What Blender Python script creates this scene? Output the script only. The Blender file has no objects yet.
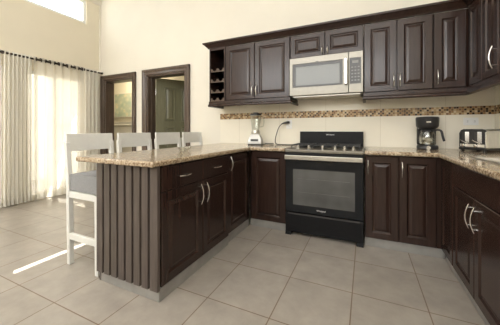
import bpy, bmesh, math, random
from mathutils import Vector, Matrix
random.seed(7)
S = bpy.context.scene
COL = S.collection
R = math.radians

# ------------------------------------------------------------------ camera
cam_d = bpy.data.cameras.new('camera')
cam = bpy.data.objects.new('camera', cam_d); COL.objects.link(cam)
cam_d.sensor_fit = 'HORIZONTAL'; cam_d.sensor_width = 36.0
cam_d.lens = 249.27 / 500 * 36
cam_d.shift_y = -(162.5 - 129.8) / 500
cam_d.clip_start = 0.02
cam.location = (0, -3.202, 1.104)
cam.rotation_euler = (R(90), 0, 0.432)
S.camera = cam

# ------------------------------------------------------------------ world, sun, big lights, exposure
S.view_settings.view_transform = 'Standard'
S.view_settings.look = 'None'
S.view_settings.gamma = 1
S.view_settings.use_curve_mapping = False
S.view_settings.exposure = 0.1
W = bpy.data.worlds.new('sky'); S.world = W; W.use_nodes = True
bgn = W.node_tree.nodes['Background']
bgn.inputs[0].default_value = (0.93, 0.97, 1.0, 1); bgn.inputs[1].default_value = 6.5

def lamp(name, kind, loc, direction, energy, color, size=None, size_y=None):
    d = bpy.data.lights.new(name, kind); d.energy = energy; d.color = color
    if kind == 'AREA':
        d.shape = 'RECTANGLE' if size_y else 'SQUARE'; d.size = size
        if size_y: d.size_y = size_y
    o = bpy.data.objects.new(name, d); COL.objects.link(o); o.location = loc
    o.rotation_euler = Vector(direction).to_track_quat('-Z', 'Y').to_euler()
    return o
sun = lamp('sun', 'SUN', (-8, 2, 6), (2.2, -1.01, -3.067), 20.0, (1, 0.95, 0.86)); sun.data.angle = R(0.2)
# added unseen fill lamps: one at the rear wall opening, one below the ceiling
lamp('rear_fill', 'AREA', (-1.6, -6.25, 2.9), (0, 1, -0.25), 42, (1, 0.91, 0.79), 4.8, 1.1)
lamp('ceiling_fill', 'AREA', (-1.3, -3.4, 3.58), (0, 0, -1), 80, (1, 0.97, 0.92), 4.4, 3.2)

# ------------------------------------------------------------------ materials
def new_mat(name):
    m = bpy.data.materials.new(name); m.use_nodes = True
    nt = m.node_tree; return m, nt, nt.nodes['Principled BSDF']
def N(nt, t, **kw):
    n = nt.nodes.new(t)
    for k, v in kw.items(): setattr(n, k, v)
    return n
def coords(nt, scale=(1, 1, 1), loc=(0, 0, 0)):
    tc = N(nt, 'ShaderNodeTexCoord'); mp = N(nt, 'ShaderNodeMapping')
    nt.links.new(tc.outputs['Object'], mp.inputs['Vector'])
    mp.inputs['Scale'].default_value = scale; mp.inputs['Location'].default_value = loc
    return mp.outputs['Vector']
def ramp(nt, fac, stops, const=False):
    r = N(nt, 'ShaderNodeValToRGB'); cr = r.color_ramp
    if const: cr.interpolation = 'CONSTANT'
    while len(cr.elements) < len(stops): cr.elements.new(0.5)
    for e, (p, c) in zip(cr.elements, stops): e.position = p; e.color = (*c, 1)
    nt.links.new(fac, r.inputs['Fac']); return r.outputs['Color']
def mixc(nt, fac, a, b, mode='MIX'):
    n = N(nt, 'ShaderNodeMix', data_type='RGBA', blend_type=mode)
    for sock, v in ((n.inputs['Factor'], fac), (n.inputs['A'], a), (n.inputs['B'], b)): pass
    def put(sock, v):
        if hasattr(v, 'is_linked') or hasattr(v, 'links'): nt.links.new(v, sock)
        else: sock.default_value = v if isinstance(v, float) else (*v, 1)
    put(n.inputs[0], fac); put(n.inputs[6], a); put(n.inputs[7], b)
    return n.outputs[2]
def plain(name, c, rough=0.5, metal=0.0, spec=0.5, noise=0.06, scale=25.0, coat=0.0):
    m, nt, p = new_mat(name)
    n = N(nt, 'ShaderNodeTexNoise'); n.inputs['Scale'].default_value = scale
    nt.links.new(coords(nt), n.inputs['Vector'])
    lo = tuple(x * (1 - noise) for x in c); hi = tuple(min(1, x * (1 + noise)) for x in c)
    nt.links.new(ramp(nt, n.outputs['Fac'], [(0.3, lo), (0.7, hi)]), p.inputs['Base Color'])
    p.inputs['Roughness'].default_value = rough; p.inputs['Metallic'].default_value = metal
    p.inputs['Specular IOR Level'].default_value = spec
    p.inputs['Coat Weight'].default_value = coat; p.inputs['Coat Roughness'].default_value = 0.15
    return m
def wood(name, a, b, rough=0.34, sc=(28, 28, 2.2), spec=0.5):
    m, nt, p = new_mat(name)
    n = N(nt, 'ShaderNodeTexNoise'); n.inputs['Scale'].default_value = 1.6; n.inputs['Detail'].default_value = 6
    n.inputs['Distortion'].default_value = 0.6
    nt.links.new(coords(nt, sc), n.inputs['Vector'])
    nt.links.new(ramp(nt, n.outputs['Fac'], [(0.3, a), (0.72, b)]), p.inputs['Base Color'])
    p.inputs['Roughness'].default_value = rough; p.inputs['Specular IOR Level'].default_value = spec
    return m
def glass(name, c, alpha_mix, rough=0.03):
    m, nt, p = new_mat(name)
    out = nt.nodes['Material Output']
    t = N(nt, 'ShaderNodeBsdfTransparent'); t.inputs[0].default_value = (*c, 1)
    g = N(nt, 'ShaderNodeBsdfGlossy'); g.inputs['Roughness'].default_value = rough
    lw = N(nt, 'ShaderNodeLayerWeight')
    pw = N(nt, 'ShaderNodeMath', operation='POWER'); pw.inputs[1].default_value = 5.0
    nt.links.new(lw.outputs['Facing'], pw.inputs[0])
    ad = N(nt, 'ShaderNodeMath', operation='MULTIPLY_ADD'); ad.inputs[1].default_value = 0.9; ad.inputs[2].default_value = 0.035 + alpha_mix
    nt.links.new(pw.outputs[0], ad.inputs[0])
    mx = N(nt, 'ShaderNodeMixShader')
    nt.links.new(ad.outputs[0], mx.inputs[0]); nt.links.new(t.outputs[0], mx.inputs[1]); nt.links.new(g.outputs[0], mx.inputs[2])
    nt.links.new(mx.outputs[0], out.inputs['Surface']); nt.nodes.remove(p)
    return m
def sheer(name, c, see, trans):
    m, nt, p = new_mat(name); out = nt.nodes['Material Output']; nt.nodes.remove(p)
    w = N(nt, 'ShaderNodeTexWave'); w.inputs['Scale'].default_value = 90; w.bands_direction = 'Z'
    nt.links.new(coords(nt), w.inputs['Vector'])
    col = ramp(nt, w.outputs['Fac'], [(0.2, tuple(x * 0.95 for x in c)), (0.8, c)])
    d = N(nt, 'ShaderNodeBsdfDiffuse'); tl = N(nt, 'ShaderNodeBsdfTranslucent'); tr = N(nt, 'ShaderNodeBsdfTransparent')
    nt.links.new(col, d.inputs[0]); nt.links.new(col, tl.inputs[0])
    a = N(nt, 'ShaderNodeMixShader'); a.inputs[0].default_value = trans
    nt.links.new(d.outputs[0], a.inputs[1]); nt.links.new(tl.outputs[0], a.inputs[2])
    b = N(nt, 'ShaderNodeMixShader'); b.inputs[0].default_value = see
    nt.links.new(a.outputs[0], b.inputs[1]); nt.links.new(tr.outputs[0], b.inputs[2])
    nt.links.new(b.outputs[0], out.inputs['Surface'])
    return m
def tiles(name, w, h, ox, oy, mortar, c1, c2, cm, rough, axes='xy', mottled=0.25, bump=0.3):
    m, nt, p = new_mat(name)
    tc = N(nt, 'ShaderNodeTexCoord'); sp = N(nt, 'ShaderNodeSeparateXYZ'); cb = N(nt, 'ShaderNodeCombineXYZ')
    nt.links.new(tc.outputs['Object'], sp.inputs[0])
    for i, a in enumerate(axes):
        ad = N(nt, 'ShaderNodeMath', operation='ADD'); ad.inputs[1].default_value = (ox, oy)[i] + 40 * (w, h)[i]
        nt.links.new(sp.outputs['XYZ'.index(a.upper())], ad.inputs[0]); nt.links.new(ad.outputs[0], cb.inputs[i])
    br = N(nt, 'ShaderNodeTexBrick'); br.offset = 0; br.squash = 1
    br.inputs['Scale'].default_value = 1; br.inputs['Brick Width'].default_value = w; br.inputs['Row Height'].default_value = h
    br.inputs['Mortar Size'].default_value = mortar; br.inputs['Mortar Smooth'].default_value = 0.1
    br.inputs['Color1'].default_value = (*c1, 1); br.inputs['Color2'].default_value = (*c2, 1); br.inputs['Mortar'].default_value = (*cm, 1)
    nt.links.new(cb.outputs[0], br.inputs['Vector'])
    n = N(nt, 'ShaderNodeTexNoise'); n.inputs['Scale'].default_value = 6; n.inputs['Detail'].default_value = 7; n.inputs['Roughness'].default_value = 0.65
    nt.links.new(coords(nt, (1, 1, 1)), n.inputs['Vector'])
    v = ramp(nt, n.outputs['Fac'], [(0.3, (1 - mottled,) * 3), (0.7, (1, 1, 1))])
    nt.links.new(mixc(nt, 1.0, br.outputs['Color'], v, 'MULTIPLY'), p.inputs['Base Color'])
    p.inputs['Roughness'].default_value = rough
    bp = N(nt, 'ShaderNodeBump'); bp.inputs['Strength'].default_value = bump; bp.inputs['Distance'].default_value = 0.002; bp.invert = True
    nt.links.new(br.outputs['Fac'], bp.inputs['Height']); nt.links.new(bp.outputs[0], p.inputs['Normal'])
    return m
def granite(name):
    m, nt, p = new_mat(name)
    v = coords(nt)
    n1 = N(nt, 'ShaderNodeTexNoise'); n1.inputs['Scale'].default_value = 68; n1.inputs['Detail'].default_value = 4; n1.inputs['Roughness'].default_value = 0.7
    n2 = N(nt, 'ShaderNodeTexVoronoi'); n2.inputs['Scale'].default_value = 105
    n3 = N(nt, 'ShaderNodeTexNoise'); n3.inputs['Scale'].default_value = 18; n3.inputs['Detail'].default_value = 5
    for n in (n1, n2, n3): nt.links.new(v, n.inputs['Vector'])
    base = ramp(nt, n1.outputs['Fac'], [(0.33, (0.04, 0.028, 0.016)), (0.41, (0.22, 0.15, 0.085)), (0.5, (0.43, 0.34, 0.235)), (0.64, (0.61, 0.53, 0.42))])
    sp = ramp(nt, n2.outputs['Color'], [(0.0, (0.25, 0.2, 0.16)), (0.16, (1, 1, 1)), (0.85, (1, 1, 1)), (1.0, (1.25, 1.2, 1.1))])
    c = mixc(nt, 0.85, base, sp, 'MULTIPLY')
    big = ramp(nt, n3.outputs['Fac'], [(0.35, (0.82, 0.78, 0.74)), (0.65, (1.08, 1.06, 1.03))])
    nt.links.new(mixc(nt, 1.0, c, big, 'MULTIPLY'), p.inputs['Base Color'])
    p.inputs['Roughness'].default_value = 0.14; p.inputs['Specular IOR Level'].default_value = 0.6
    return m
def mosaic(name, axes):
    m, nt, p = new_mat(name)
    tc = N(nt, 'ShaderNodeTexCoord'); sp = N(nt, 'ShaderNodeSeparateXYZ'); nt.links.new(tc.outputs['Object'], sp.inputs[0])
    def mth(op, a, b=None):
        n = N(nt, 'ShaderNodeMath', operation=op)
        for s, x in zip(n.inputs, (a, b)):
            if x is None: continue
            if isinstance(x, (int, float)): s.default_value = x
            else: nt.links.new(x, s)
        return n.outputs[0]
    x = mth('MULTIPLY', mth('ADD', sp.outputs['XYZ'.index(axes[0].upper())], 20.0), 1 / 0.02093)
    z = mth('MULTIPLY', mth('SUBTRACT', sp.outputs['Z'], 1.257), 1 / 0.02093)
    fx, fz = mth('FLOOR', x), mth('FLOOR', z)
    cb = N(nt, 'ShaderNodeCombineXYZ'); nt.links.new(fx, cb.inputs[0]); nt.links.new(fz, cb.inputs[1])
    pat = lambda w: mth('FRACT', mth('ADD', mth('ADD', mth('MULTIPLY', fx, 0.382), mth('MULTIPLY', fz, 0.55)), mth('MULTIPLY', w, 0.3)))
    wn = N(nt, 'ShaderNodeTexWhiteNoise', noise_dimensions='2D'); nt.links.new(cb.outputs[0], wn.inputs['Vector'])
    col = ramp(nt, pat(wn.outputs['Value']), [(0, (0.05, 0.028, 0.016)), (0.24, (0.50, 0.34, 0.17)), (0.47, (0.36, 0.20, 0.085)), (0.66, (0.66, 0.52, 0.33)), (0.85, (0.22, 0.12, 0.055))], True)
    g = mth('MULTIPLY', mth('LESS_THAN', mth('ABSOLUTE', mth('SUBTRACT', mth('FRACT', x), 0.5)), 0.455),
            mth('LESS_THAN', mth('ABSOLUTE', mth('SUBTRACT', mth('FRACT', z), 0.5)), 0.455))
    nt.links.new(mixc(nt, g, (0.52, 0.40, 0.26), col), p.inputs['Base Color'])
    p.inputs['Roughness'].default_value = 0.2
    return m

M = {}
M['wall'] = plain('cream_wall_paint', (0.79, 0.745, 0.65), 0.75, noise=0.015, scale=3, spec=0.2)
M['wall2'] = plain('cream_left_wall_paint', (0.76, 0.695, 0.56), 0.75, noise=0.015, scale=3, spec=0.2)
M['ceil'] = plain('white_ceiling_paint', (0.85, 0.83, 0.78), 0.8, noise=0.01, scale=3, spec=0.2)
M['wood'] = wood('espresso_wood', (0.023, 0.0116, 0.0088), (0.036, 0.0182, 0.0134), 0.23, spec=0.45)
M['wood_dark'] = plain('dark_cabinet_inside', (0.012, 0.008, 0.007), 0.5)
M['wood_plank'] = wood('planks_window_sheen', (0.070, 0.054, 0.047), (0.108, 0.086, 0.075), 0.38)  # same dark wood, lightened to paint in the window's gloss sheen
M['frame_wood'] = wood('brown_door_frame_wood', (0.062, 0.040, 0.028), (0.105, 0.070, 0.05), 0.28)
M['leaf_wood'] = wood('brown_door_wood_olive_sheen', (0.135, 0.13, 0.078), (0.18, 0.172, 0.105), 0.3)  # olive tint is a reflection painted into the wood colour
M['floor'] = tiles('beige_floor_tiles', 0.431, 0.45, 0.94, 0.93, 0.0035, (0.365, 0.325, 0.28), (0.395, 0.355, 0.31), (0.19, 0.13, 0.085), 0.33)
M['skirt'] = plain('grey_skirting_tile', (0.27, 0.26, 0.245), 0.4, noise=0.12, scale=9)
M['splash'] = tiles('cream_wall_tiles', 0.60, 0.353, 0.44, -0.91, 0.0016, (0.88, 0.83, 0.71), (0.89, 0.84, 0.72), (0.66, 0.60, 0.48), 0.14, 'xz', 0.03, 0.1)
M['splash_r'] = tiles('cream_side_wall_tiles', 0.60, 0.353, 0.2, -0.91, 0.0016, (0.88, 0.83, 0.71), (0.89, 0.84, 0.72), (0.66, 0.60, 0.48), 0.14, 'yz', 0.03, 0.1)
M['mosaic'] = mosaic('mosaic_border', 'xz'); M['mosaic_r'] = mosaic('mosaic_border_side', 'yz')
M['granite'] = granite('speckled_granite')
M['steel'] = plain('brushed_steel', (0.50, 0.48, 0.44), 0.33, 1.0, noise=0.05, scale=60)
M['bright_steel'] = plain('polished_steel_shell', (0.86, 0.85, 0.82), 0.30, 1.0, noise=0.03)
M['mw_steel'] = plain('microwave_steel', (0.225, 0.21, 0.18), 0.38, 1.0, noise=0.04)
M['nickel'] = plain('satin_nickel', (0.62, 0.60, 0.56), 0.24, 1.0, noise=0.03)
M['chrome'] = plain('bright_chrome', (0.85, 0.85, 0.85), 0.12, 1.0, noise=0.02)
M['black'] = plain('black_enamel', (0.010, 0.010, 0.011), 0.28, noise=0.1, spec=0.14)
M['black_glass'] = plain('black_oven_glass', (0.009, 0.010, 0.012), 0.06, spec=0.28, noise=0.1)
M['oven_win'] = plain('smoked_oven_window', (0.085, 0.085, 0.082), 0.10, spec=0.4, noise=0.25, scale=4)  # smoked glass, its grey lifted further to stand in for reflections
M['iron'] = plain('cast_iron', (0.02, 0.02, 0.02), 0.5, noise=0.2)
M['plastic'] = plain('black_plastic', (0.02, 0.02, 0.021), 0.35, noise=0.1)
M['keypad'] = plain('charcoal_keypad', (0.045, 0.042, 0.04), 0.3)
M['rack'] = plain('dim_oven_rack', (0.12, 0.12, 0.115), 0.4)
M['key'] = plain('grey_key_print', (0.22, 0.22, 0.21), 0.5)
M['mwwin'] = plain('grey_mesh_window', (0.13, 0.13, 0.115), 0.14, spec=0.45, noise=0.08, scale=300)
M['white'] = plain('white_paint', (0.80, 0.80, 0.78), 0.4, noise=0.02)
M['silver_plastic'] = plain('silver_plastic', (0.52, 0.51, 0.49), 0.3, 0.3, noise=0.03)
M['white_plastic'] = plain('white_plastic', (0.82, 0.82, 0.80), 0.35, noise=0.02)
M['stool'] = plain('off_white_stool_paint', (0.74, 0.735, 0.70), 0.38, noise=0.02)
M['cushion'] = plain('grey_cushion_fabric', (0.275, 0.275, 0.28), 0.85, noise=0.25, scale=220, spec=0.2)
M['bronze'] = plain('dark_bronze', (0.03, 0.022, 0.016), 0.35, 0.6)
M['sheer'] = sheer('sheer_white_voile', (0.88, 0.85, 0.77), 0.31, 0.62)
M['sheer_thick'] = sheer('cream_voile', (0.88, 0.85, 0.77), 0.10, 0.35)
M['hem'] = sheer('doubled_hem', (0.88, 0.85, 0.78), 0.05, 0.4)
M['poly'] = sheer('translucent_shade_slab', (0.85, 0.83, 0.78), 0.0, 0.22)
M['pane'] = glass('window_glass', (0.97, 0.98, 0.97), 0.0)
M['clear'] = glass('clear_glass', (0.93, 0.94, 0.92), 0.06)
M['logo'] = plain('silver_print', (0.78, 0.78, 0.78), 0.4)
M['patio_wall'] = plain('peach_patio_wall', (0.78, 0.62, 0.46), 0.8, noise=0.08, scale=4)
M['patio_floor'] = plain('pale_patio_paving', (0.78, 0.73, 0.66), 0.7, noise=0.08, scale=6)
M['wainscot'] = plain('pale_grey_wainscot', (0.62, 0.60, 0.56), 0.5, noise=0.02)
M['lid'] = plain('clear_coffee_pot', (0.5, 0.49, 0.46), 0.14, 0.85)
M['cord'] = plain('dark_grey_cord', (0.07, 0.065, 0.06), 0.45)
M['canvas'] = None
m, nt, p = new_mat('flower_canvas')
n = N(nt, 'ShaderNodeTexVoronoi'); n.inputs['Scale'].default_value = 8
nz = N(nt, 'ShaderNodeTexNoise'); nz.inputs['Scale'].default_value = 5
v = coords(nt); nt.links.new(v, n.inputs['Vector']); nt.links.new(v, nz.inputs['Vector'])
a = ramp(nt, n.outputs['Distance'], [(0.0, (0.80, 0.62, 0.30)), (0.22, (0.74, 0.72, 0.60)), (0.5, (0.55, 0.60, 0.53))])
nt.links.new(mixc(nt, 0.8, a, ramp(nt, nz.outputs['Fac'], [(0.35, (0.62, 0.75, 0.70)), (0.65, (1, 0.95, 0.85))]), 'MULTIPLY'), p.inputs['Base Color'])
M['canvas'] = m

# ------------------------------------------------------------------ mesh helpers
def box(bm, x0, x1, y0, y1, z0, z1):
    v = [bm.verts.new((x, y, z)) for x in (x0, x1) for y in (y0, y1) for z in (z0, z1)]
    for f in ((0, 1, 3, 2), (4, 6, 7, 5), (0, 4, 5, 1), (2, 3, 7, 6), (0, 2, 6, 4), (1, 5, 7, 3)):
        bm.faces.new([v[i] for i in f])
def ring(bm, c, u, w, r, seg):
    return [bm.verts.new(c + u * (r * math.cos(2 * math.pi * i / seg)) + w * (r * math.sin(2 * math.pi * i / seg))) for i in range(seg)]
def bridge(bm, a, b):
    n = len(a)
    for i in range(n): bm.faces.new((a[i], a[(i + 1) % n], b[(i + 1) % n], b[i]))
def tube(bm, pts, r, seg=10, sx=1.0, closed=False):
    pts = [Vector(p) for p in pts]; prev = None; first = None; up = None
    for i, c in enumerate(pts):
        if closed: t = pts[(i + 1) % len(pts)] - pts[i - 1]
        else: t = pts[min(i + 1, len(pts) - 1)] - pts[max(i - 1, 0)]
        t.normalize()
        if up is None: up = t.orthogonal().normalized()
        u = (up - t * up.dot(t)).normalized(); w = t.cross(u); up = u
        rr = r[i] if isinstance(r, (list, tuple)) else r
        cur = ring(bm, c, u, w, rr, seg)
        if prev: bridge(bm, prev, cur)
        else: first = cur
        prev = cur
    if closed: bridge(bm, prev, first)
    else:
        bm.faces.new(list(reversed(first))); bm.faces.new(prev)
def lathe(bm, prof, c=(0, 0, 0), seg=28, sx=1.0, sy=1.0):
    prev = None; c = Vector(c)
    for (r, z) in prof:
        cur = [bm.verts.new(c + Vector((max(r, 1e-4) * sx * math.cos(2 * math.pi * i / seg), max(r, 1e-4) * sy * math.sin(2 * math.pi * i / seg), z))) for i in range(seg)]
        if prev: bridge(bm, prev, cur)
        else: bm.faces.new(list(reversed(cur)))
        prev = cur
    bm.faces.new(prev)
def prism(bm, poly, axis, a0, a1):
    def pt(p, a):
        if axis == 'x': return (a, p[0], p[1])
        if axis == 'y': return (p[0], a, p[1])
        return (p[0], p[1], a)
    A = [bm.verts.new(pt(p, a0)) for p in poly]; B = [bm.verts.new(pt(p, a1)) for p in poly]
    bm.faces.new(A); bm.faces.new(list(reversed(B))); bridge(bm, B, A)
def beam(bm, p0, p1, w, d, up=(0, 1, 0)):
    p0, p1 = Vector(p0), Vector(p1); t = (p1 - p0).normalized(); u = Vector(up); u = (u - t * u.dot(t)).normalized(); s = t.cross(u)
    q = []
    for c in (p0, p1): q.append([bm.verts.new(c + s * (a * w / 2) + u * (b * d / 2)) for a, b in ((-1, -1), (1, -1), (1, 1), (-1, 1))])
    bm.faces.new(list(reversed(q[0]))); bm.faces.new(q[1]); bridge(bm, q[0], q[1])
def sweep(bm, path, prof):
    """profile (outward offset, z) carried along a plan path with mitred corners; outward is to the right of travel"""
    P = [Vector(p) for p in path]; prev = None
    for i, c in enumerate(P):
        ds = []
        if i > 0: ds.append((P[i] - P[i - 1]).normalized())
        if i < len(P) - 1: ds.append((P[i + 1] - P[i]).normalized())
        ns = [Vector((d.y, -d.x)) for d in ds]
        if len(ns) == 2: mt = (ns[0] + ns[1]) / (1 + ns[0].dot(ns[1]))
        else: mt = ns[0]
        cur = [bm.verts.new((c.x + mt.x * o, c.y + mt.y * o, z)) for o, z in prof]
        if prev: bridge(bm, prev, cur)
        else: bm.faces.new(list(reversed(cur)))
        prev = cur
    bm.faces.new(prev)
def grid_plate(bm, us, vs, skip, put, t):
    """flat plate of thickness t over a grid, some cells left out as holes; put(u, v, w) makes the point"""
    vt = {}
    def V(i, j, k):
        if (i, j, k) not in vt: vt[(i, j, k)] = bm.verts.new(put(us[i], vs[j], t * k))
        return vt[(i, j, k)]
    cells = {(i, j) for i in range(len(us) - 1) for j in range(len(vs) - 1) if (i, j) not in skip}
    for (i, j) in cells:
        bm.faces.new((V(i, j, 0), V(i, j + 1, 0), V(i + 1, j + 1, 0), V(i + 1, j, 0)))
        bm.faces.new((V(i, j, 1), V(i + 1, j, 1), V(i + 1, j + 1, 1), V(i, j + 1, 1)))
        for (di, dj, a, b) in ((-1, 0, (0, 0), (0, 1)), (1, 0, (1, 1), (1, 0)), (0, -1, (1, 0), (0, 0)), (0, 1, (0, 1), (1, 1))):
            if (i + di, j + dj) not in cells:
                (p, q), (r_, s_) = a, b
                bm.faces.new((V(i + p, j + q, 0), V(i + r_, j + s_, 0), V(i + r_, j + s_, 1), V(i + p, j + q, 1)))
def obj(name, bm, mat, parent=None, bevel=0.0, smooth=False, seg=2, loc=None):
    bmesh.ops.recalc_face_normals(bm, faces=bm.faces[:])
    me = bpy.data.meshes.new(name); bm.to_mesh(me); bm.free()
    o = bpy.data.objects.new(name, me); COL.objects.link(o)
    me.materials.append(M[mat] if isinstance(mat, str) else mat)
    if parent: o.parent = parent
    if loc: o.location = loc
    if smooth:
        for pl in me.polygons: pl.use_smooth = True
        md = o.modifiers.new('edges', 'EDGE_SPLIT'); md.split_angle = R(38)
    if bevel:
        md = o.modifiers.new('bevel', 'BEVEL'); md.width = bevel; md.segments = seg; md.limit_method = 'ANGLE'; md.angle_limit = R(40)
    return o
def tag(o, label, cat, group=None):
    o['label'] = label; o['category'] = cat
    if group: o['group'] = group
    return o
def thing(name, label, cat, loc=(0, 0, 0), rz=0.0, group=None):
    o = bpy.data.objects.new(name, None); COL.objects.link(o); o.empty_display_size = 0.1
    o.location = loc; o.rotation_euler = (0, 0, rz)
    return tag(o, label, cat, group)
def struct(name, bm, mat, bevel=0.0, smooth=False):
    o = obj(name, bm, mat, None, bevel, smooth); o['kind'] = 'structure'; return o
def copy_tree(o, parent=None):
    c = o.copy(); COL.objects.link(c)
    if parent: c.parent = parent
    for ch in o.children: copy_tree(ch, c)
    return c
def text(name, s, size, mat, parent, loc, rot, extrude=0.0008):
    cu = bpy.data.curves.new(name, 'FONT'); cu.body = s; cu.size = size; cu.extrude = extrude
    cu.align_x = 'CENTER'; cu.align_y = 'CENTER'
    t = bpy.data.objects.new(name + '_curve', cu); COL.objects.link(t)
    bpy.context.view_layer.update()
    me = bpy.data.meshes.new_from_object(t.evaluated_get(bpy.context.evaluated_depsgraph_get()))
    bpy.data.objects.remove(t); bpy.data.curves.remove(cu)
    o = bpy.data.objects.new(name, me); COL.objects.link(o); me.materials.clear(); me.materials.append(M[mat])
    o.parent = parent; o.location = loc; o.rotation_euler = rot
    return o
B = bmesh.new

# ------------------------------------------------------------------ the room shell
XL, XR, YF, ZC = -4.7, 1.154, -6.0, 3.64
bm = B(); box(bm, -9.0, 1.4, -6.2, 2.6, -0.12, 0.0); struct('floor', bm, 'floor')
bm = B(); box(bm, -4.85, 1.4, -6.2, 0.12, ZC, ZC + 0.12); struct('ceiling', bm, 'ceil')
def wall_y(name, y, t, us, vs, skip, mat):
    bm = B(); grid_plate(bm, us, vs, skip, lambda u, v, w: (u, y + w, v), t); return struct(name, bm, mat)
def wall_x(name, x, t, us, vs, skip, mat):
    bm = B(); grid_plate(bm, us, vs, skip, lambda u, v, w: (x + w, u, v), t); return struct(name, bm, mat)
D1 = (-3.45, -2.62); D2 = (-4.555, -3.81); DH = 2.045
wall_y('wall_back', 0.0, 0.17, [-4.84, D2[0], D2[1], D1[0], D1[1], 1.3], [0, DH, ZC], {(1, 0), (3, 0)}, 'wall')
wall_x('wall_right', XR, 0.13, [-6.1, 0.0], [0, ZC], set(), 'wall')
GY = [(-0.36, -1.18), (-1.44, -3.6)]     # glazed openings of the left wall: nearer the corner, then the long one
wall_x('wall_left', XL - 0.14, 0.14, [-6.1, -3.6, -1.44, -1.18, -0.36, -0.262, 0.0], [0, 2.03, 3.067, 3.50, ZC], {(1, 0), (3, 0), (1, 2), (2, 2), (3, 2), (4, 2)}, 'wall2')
wall_y('wall_front', -6.13, 0.13, [-4.84, -4.1, 0.9, 1.3], [0, 2.35, 3.5, ZC], {(1, 1)}, 'wall')
bm = B(); box(bm, XL + 0.001, XL + 0.016, -6, -0.001, 0, 0.09); struct('baseboard_left', bm, 'wall')
bm = B()
for a, b in ((-4.683, -4.66), (-3.70, -3.56), (-2.51, -1.95)): box(bm, a, b, -0.015, -0.001, 0, 0.09)
struct('baseboard_back', bm, 'wall')
bm = B(); sweep(bm, [(XL, -6.0), (XL, 0)], [(0.001, 3.52), (0.02, 3.52), (0.055, 3.575), (0.055, 3.60), (0.001, 3.60)]); struct('trim_1', bm, 'wall')
bm = B(); box(bm, XL + 0.001, XL + 0.03, -0.03, -0.001, 0.1, 3.51); struct('trim_2', bm, 'wall')

# tiled splash zone and mosaic border
bm = B(); box(bm, -1.96, XR - 0.001, -0.008, -0.0005, 0.86, 1.4999); struct('trim_3', bm, 'splash')
bm = B(); box(bm, XR - 0.008, XR - 0.0005, -2.6, -0.009, 0.86, 1.4999); struct('trim_4', bm, 'splash_r')
bm = B(); box(bm, -1.96, XR - 0.011, -0.0105, -0.0085, 1.257, 1.3407); struct('trim_5', bm, 'mosaic')
bm = B(); box(bm, XR - 0.0105, XR - 0.0085, -2.6, -0.011, 1.257, 1.3407); struct('trim_6', bm, 'mosaic_r')

# clerestory window
def window(name, y0, y1, z0, z1, mull, fw=0.045):
    bm = B(); xa, xb = XL - 0.11, XL - 0.03
    box(bm, xa, xb, y0, y1, z0, z0 + fw); box(bm, xa, xb, y0, y1, z1 - fw, z1)
    for y in [y0, y1 - fw] + mull: box(bm, xa, xb, y, y + fw, z0 + fw, z1 - fw)
    f = struct(name, bm, 'white')
    bm = B(); box(bm, XL - 0.075, XL - 0.069, y0 + fw, y1 - fw, z0 + fw, z1 - fw); g = obj('glass_pane', bm, 'pane', f)
    return f
window('window_1', -3.599, -0.263, 3.068, 3.499, [-1.262, -1.222, -2.3])
f = window('window_2', -1.179, -0.361, 0.002, 2.028, [-0.79])
bm = B(); box(bm, XL - 0.1, XL - 0.05, -0.73, -0.40, 1.17, 1.20); obj('cross_rail', bm, 'white', f)
f = window('window_3', -3.599, -1.441, 0.002, 2.028, [-2.5, -1.62])
bm = B(); box(bm, XL - 0.1, XL - 0.05, -2.45, -1.49, 1.17, 1.20); obj('cross_rail', bm, 'white', f)

# patio outside: paving, garden wall, porch posts under an added unseen shading roof, roof eave above the clerestory
bm = B(); box(bm, -13, -4.85, -8, 2.6, -0.16, -0.04); struct('patio_paving', bm, 'patio_floor')
bm = B(); grid_plate(bm, [-9, -1.9, -0.9, 3], [-0.04, 0.9, 1.9, 2.7], {(1, 1)}, lambda u, v, w: (-9.2 + w, u, v), 0.2); struct('patio_wall', bm, 'patio_wall')
t = thing('porch', 'white porch beam on square posts, with an added sun-shading roof, outside the curtained glass doors', 'porch', (-6.3, -2.2, 0))
bm = B(); box(bm, -0.32, 1.44, -3.4, 2.1, 2.62, 2.70); obj('shade_slab', bm, 'poly', t)  # unseen roof, added to keep direct sun off the doors and glow softly
bm = B(); box(bm, -0.32, -0.2, -3.4, 2.1, 2.5, 2.62); obj('beam', bm, 'white', t)
for y in (0.5, 1.9, -1.6):
    bm = B(); box(bm, -0.32, -0.2, y, y + 0.12, -0.04, 2.5); obj('post', bm, 'white', t)
eave_x = XL - 0.75
eave_z = 3.067 + 0.75 * (3.067 / 2.2) + 0.080
bm = B(); box(bm, eave_x, XL - 0.141, -7, 1.5, eave_z, eave_z + 0.1); box(bm, XL - 0.141, XL, -7, 0.12, ZC, eave_z + 0.1)
struct('roof_eave', bm, 'white')

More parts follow.
